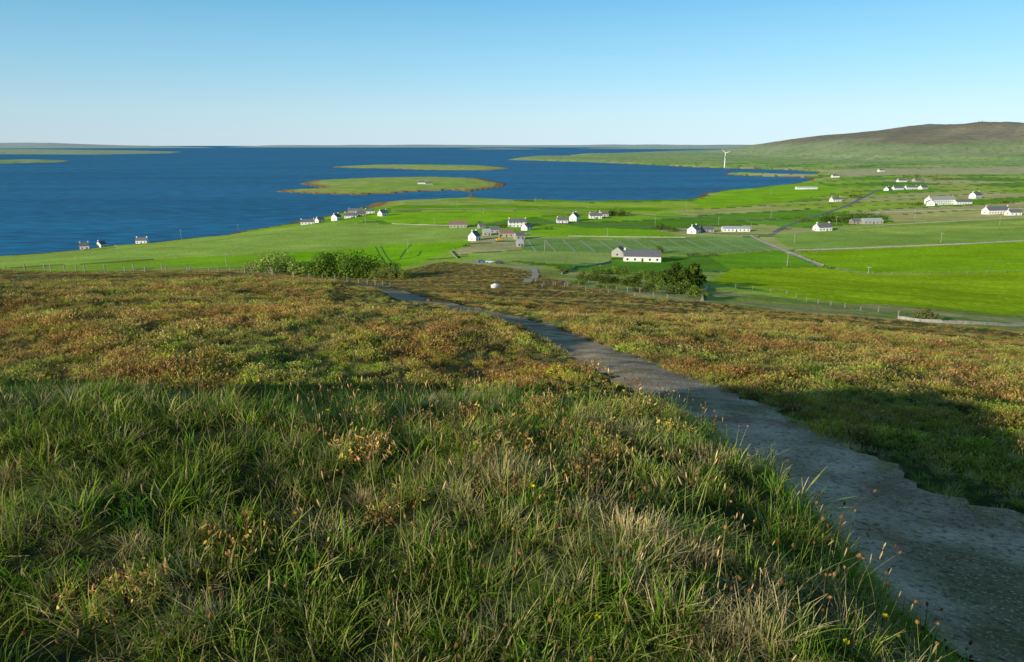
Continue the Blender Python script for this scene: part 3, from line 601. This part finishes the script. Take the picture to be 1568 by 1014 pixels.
def scatter(name,x,y,sc,pick,col_,tilt=.2,dz=-.01,zs=1.):
    z=height(x,y)+dz; n=len(x)
    me=bpy.data.meshes.new(name); me.vertices.add(n); me.vertices.foreach_set('co',np.stack([x,y,z],1).astype(np.float32).ravel())
    a=me.attributes.new('s','FLOAT_VECTOR','POINT'); s3=np.stack([sc,sc,sc*zs*rng.uniform(.7,1.25,n)],1); a.data.foreach_set('vector',s3.astype(np.float32).ravel())
    a=me.attributes.new('rot','FLOAT_VECTOR','POINT'); a.data.foreach_set('vector',np.stack([rng.normal(0,tilt,n),rng.normal(0,tilt,n),rng.uniform(0,6.28,n)],1).astype(np.float32).ravel())
    a=me.attributes.new('pick','INT','POINT'); a.data.foreach_set('value',pick.astype(np.int32))
    ob=bpy.data.objects.new(name,me); scene.collection.objects.link(ob)
    ng=bpy.data.node_groups.new(name+'_nodes','GeometryNodeTree')
    ng.interface.new_socket('Geometry',in_out='INPUT',socket_type='NodeSocketGeometry'); ng.interface.new_socket('Geometry',in_out='OUTPUT',socket_type='NodeSocketGeometry')
    gi=ng.nodes.new('NodeGroupInput'); go=ng.nodes.new('NodeGroupOutput'); ip=ng.nodes.new('GeometryNodeInstanceOnPoints'); ci_=ng.nodes.new('GeometryNodeCollectionInfo')
    ci_.inputs['Collection'].default_value=col_; ci_.inputs['Separate Children'].default_value=True; ci_.inputs['Reset Children'].default_value=True
    mp_=ng.nodes.new('GeometryNodeMeshToPoints')
    ng.links.new(gi.outputs[0],mp_.inputs[0]); ng.links.new(mp_.outputs[0],ip.inputs['Points']); ng.links.new(ci_.outputs[0],ip.inputs['Instance']); ip.inputs['Pick Instance'].default_value=True
    for nm,ty,so in (('pick','INT','Instance Index'),('rot','FLOAT_VECTOR','Rotation'),('s','FLOAT_VECTOR','Scale')):
        na_=ng.nodes.new('GeometryNodeInputNamedAttribute'); na_.data_type=ty; na_.inputs[0].default_value=nm; ng.links.new(na_.outputs[0],ip.inputs[so])
    ng.links.new(ip.outputs[0],go.inputs[0]); md=ob.modifiers.new('scatter','NODES'); md.node_group=ng
    return ob
def pclear(x,y):
    d=np.full(x.shape,99.); k=np.hypot(x,y)<230
    d[k]=pathd(x[k],y[k]); return d-np.interp(y,PWY,PWW)*.5
# foreground grass: short sward + taller tussocks in drifts
n=18500; x=rng.uniform(-12,4.2,n); y=rng.uniform(.3,15,n)
k=(np.abs(x)<y*.95+1.6)&(pclear(x,y)>-.05)&(lip(x,y)<rng.normal(9.6,1.5,n))&(np.hypot(x,y)>.9); x,y=x[k],y[k]
str_=sm(.1,.9,wob(x,y,2.1,3.)+.5*wob(x,y,5.,1.)+rng.normal(0,.4,len(x)))
pk=np.where(rng.uniform(size=len(x))<str_*.8,rng.integers(5,7,len(x)),rng.integers(0,5,len(x))); pk=np.where(rng.uniform(size=len(x))<.06,7,pk)
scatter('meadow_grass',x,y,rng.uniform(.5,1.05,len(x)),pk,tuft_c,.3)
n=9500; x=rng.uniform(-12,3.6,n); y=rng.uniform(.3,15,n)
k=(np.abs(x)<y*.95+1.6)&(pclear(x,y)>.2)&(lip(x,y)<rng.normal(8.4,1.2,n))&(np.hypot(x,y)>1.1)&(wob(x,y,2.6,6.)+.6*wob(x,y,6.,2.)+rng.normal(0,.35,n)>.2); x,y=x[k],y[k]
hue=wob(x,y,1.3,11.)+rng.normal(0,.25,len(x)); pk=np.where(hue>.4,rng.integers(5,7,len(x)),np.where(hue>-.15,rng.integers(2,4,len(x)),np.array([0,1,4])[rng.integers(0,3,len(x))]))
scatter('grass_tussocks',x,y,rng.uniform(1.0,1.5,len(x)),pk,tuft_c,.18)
n=2200; x=rng.uniform(-12,3,n); y=rng.uniform(2.5,11,n); k=(pclear(x,y)>0)&(np.abs(x)<y*.95+1)&(wob(x,y,.9,13.)+rng.normal(0,.15,n)>.3); x,y=x[k],y[k]
scatter('heather_patch',x,y,rng.uniform(.5,.95,len(x)),np.array([1,2,3,4,5])[rng.integers(0,5,len(x))],heath_c,.2)
n=9000; x=rng.uniform(4.3,16,n); y=rng.uniform(1,26,n); k=(x<y*1.0+3)&(pclear(x,y)>-.3)&(rng.uniform(size=n)<np.clip(1.3-(x-5)/7,0.15,1)); x,y=x[k],y[k]
scatter('verge_grass',x,y,rng.uniform(.5,1.0,len(x)),rng.choice([0,1,2,3,4,5,6],len(x)),tuft_c,.25)
n=11000; x=rng.uniform(2.0,7.5,n); y=rng.uniform(.8,22,n); k=(pclear(x,y)<0.1)&(wob(x,y,1.2,3.)+np.clip((8-y)*.14,-.45,.8)+.8*np.clip(pclear(x,y)+.5,0,1)+rng.normal(0,.35,n)>.4); x,y=x[k],y[k]
scatter('trodden_grass',x,y,rng.uniform(.2,.45,len(x)),rng.integers(0,7,len(x)),tuft_c,.3,-.005)
def polar(n,r0,r1,pw=1.):
    r=(rng.uniform(r0**pw,r1**pw,n))**(1/pw); a=rng.uniform(R(-44),R(44),n); return r*np.sin(a),r*np.cos(a),r
def pfront(x,y):   # lower growth on the near side of the path where it crosses the slope
    return np.minimum(pclear(x,y),np.minimum(pclear(x,y+4),pclear(x,y+8)))
x,y,r=polar(29000,6.5,70); k=(pclear(x,y)>np.interp(y,[0,30,60],[0,.05,1.])+rng.normal(0,.12,len(x)))&((lip(x,y)>8.2)|(x>6)); x,y,r=x[k],y[k],r[k]
w=wob(x,y,.5,2.)+.5*wob(x,y,1.6,5.)+rng.normal(0,.35,len(x)); pk=np.where(w>.35,rng.integers(4,6,len(x)),rng.integers(0,4,len(x))); pk=np.where((rng.uniform(size=len(x))<np.clip(.6-(r-9)/30,.12,.6)),rng.integers(6,8,len(x)),pk)
hv=1+.45*np.clip(wob(x,y,.8,21.)+.5*wob(x,y,.3,9.),-1,1)
pc=pclear(x,y); px_=np.interp(y,[p[1] for p in PATH[:30]],[p[0] for p in PATH[:30]])
hv=hv*np.where((pc<1.5)&(x<px_)&(y>12)&(y<38),.85+.35*np.sin(y*1.1),1)*np.where((y>38)&(pfront(x,y)<2.5),.45,1)
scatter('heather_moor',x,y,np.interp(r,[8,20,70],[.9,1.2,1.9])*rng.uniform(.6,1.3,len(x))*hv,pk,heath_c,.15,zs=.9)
x,y,r=polar(36000,65,360,.9); k=(y<heath_y(x,y)+5*wob(x,y,.09,5.))&(pclear(x,y)>2.); x,y,r=x[k],y[k],r[k]
w=wob(x,y,.12,2.)+.4*wob(x,y,.6,5.)+rng.normal(0,.35,len(x)); pk=np.where(w>.35,rng.integers(4,6,len(x)),rng.integers(0,4,len(x)))
scatter('distant_heather_moor',x,y,np.interp(r,[65,120,360],[1.8,2.4,3.6])*rng.uniform(.5,1.2,len(x))*np.where((y<160)&(pfront(x,y)<4),.4,1),pk,heath_c,.1,zs=.5)
n=7500; x=rng.uniform(-9,2.8,n); y=rng.uniform(1.2,11,n); k=(np.abs(x)<y*.95+.5)&(pclear(x,y)>0)&(lip(x,y)<9)&(wob(x,y,1.4,8.)+rng.normal(0,.5,n)>-.1); x,y=x[k],y[k]
scatter('plantain_and_grass_seedheads',x,y,rng.uniform(.65,1.1,len(x)),rng.integers(0,9,len(x)),stalk_c,.14)
x=rng.uniform(-6,2.4,50); y=rng.uniform(1.6,7,50); scatter('buttercups',x,y,rng.uniform(.9,1.3,50),np.zeros(50),flower_c,.1)
n=3200; x=rng.uniform(1,7,n); y=rng.uniform(1,45,n); k=pclear(x,y)<-.1; x,y=x[k],y[k]
scatter('path_pebbles',x,y,rng.uniform(.12,.8,len(x))**1.5,rng.integers(0,4,len(x)),stone_c,.2,.02)
# ------------------------------------------------------------------ light
LD=Vector((.70,.71,0)).normalized(); EL=R(14.5); d=Vector((LD.x*math.cos(EL),LD.y*math.cos(EL),-math.sin(EL)))
sl=bpy.data.lights.new('sun','SUN'); sl.energy=5.0; sl.angle=R(.53); sl.color=(1,.94,.79); so=bpy.data.objects.new('sun',sl); scene.collection.objects.link(so)
so.rotation_euler=d.to_track_quat('-Z','Y').to_euler(); so.location=(-50,-30,140)
w=bpy.data.worlds.new('World'); scene.world=w; w.use_nodes=True; nt=w.node_tree; nt.nodes.clear()
o=nt.nodes.new('ShaderNodeOutputWorld'); bg=nt.nodes.new('ShaderNodeBackground'); sk=nt.nodes.new('ShaderNodeTexSky'); sk.sky_type='NISHITA'; sk.sun_disc=False
sk.sun_elevation=EL; sk.sun_rotation=math.atan2(-LD.x,-LD.y); sk.altitude=90; sk.air_density=1.; sk.dust_density=.3; sk.ozone_density=2.
tc=nt.nodes.new('ShaderNodeTexCoord'); sx=nt.nodes.new('ShaderNodeSeparateXYZ'); nt.links.new(tc.outputs['Generated'],sx.inputs[0])
rp=nt.nodes.new('ShaderNodeValToRGB'); nt.links.new(sx.outputs[2],rp.inputs[0]); el=rp.color_ramp.elements
el[0].position=0; el[0].color=(.63,.82,.93,1); el[1].position=1; el[1].color=(.045,.085,.17,1)
for p_,c_ in ((.04,(.56,.82,.95)),(.10,(.36,.72,.95)),(.21,(.12,.48,.82)),(.38,(.06,.18,.36))):
    k_=el.new(p_); k_.color=(*c_,1)
mr=nt.nodes.new('ShaderNodeMapRange'); nt.links.new(sx.outputs[0],mr.inputs[0]); mr.inputs[1].default_value=-.6; mr.inputs[2].default_value=.6; mr.inputs[3].default_value=6.6; mr.inputs[4].default_value=9.0
vm=nt.nodes.new('ShaderNodeVectorMath'); vm.operation='SCALE'; nt.links.new(rp.outputs[0],vm.inputs[0]); nt.links.new(mr.outputs[0],vm.inputs['Scale'])
mx=nt.nodes.new('ShaderNodeMix'); mx.data_type='RGBA'; mx.inputs[0].default_value=.9; nt.links.new(sk.outputs[0],mx.inputs[6]); nt.links.new(vm.outputs[0],mx.inputs[7])
bg.inputs[1].default_value=.13; nt.links.new(mx.outputs[2],bg.inputs[0]); nt.links.new(bg.outputs[0],o.inputs[0])
cd=bpy.data.cameras.new('camera'); cd.lens=24; cd.sensor_width=36; cd.clip_start=.05; cd.clip_end=200000
co=bpy.data.objects.new('camera',cd); scene.collection.objects.link(co); co.location=(0,0,ZC); co.rotation_euler=(math.pi/2-PITCH,0,0); scene.camera=co
scene.view_settings.view_transform='Standard'; scene.view_settings.look='None'; scene.view_settings.exposure=0
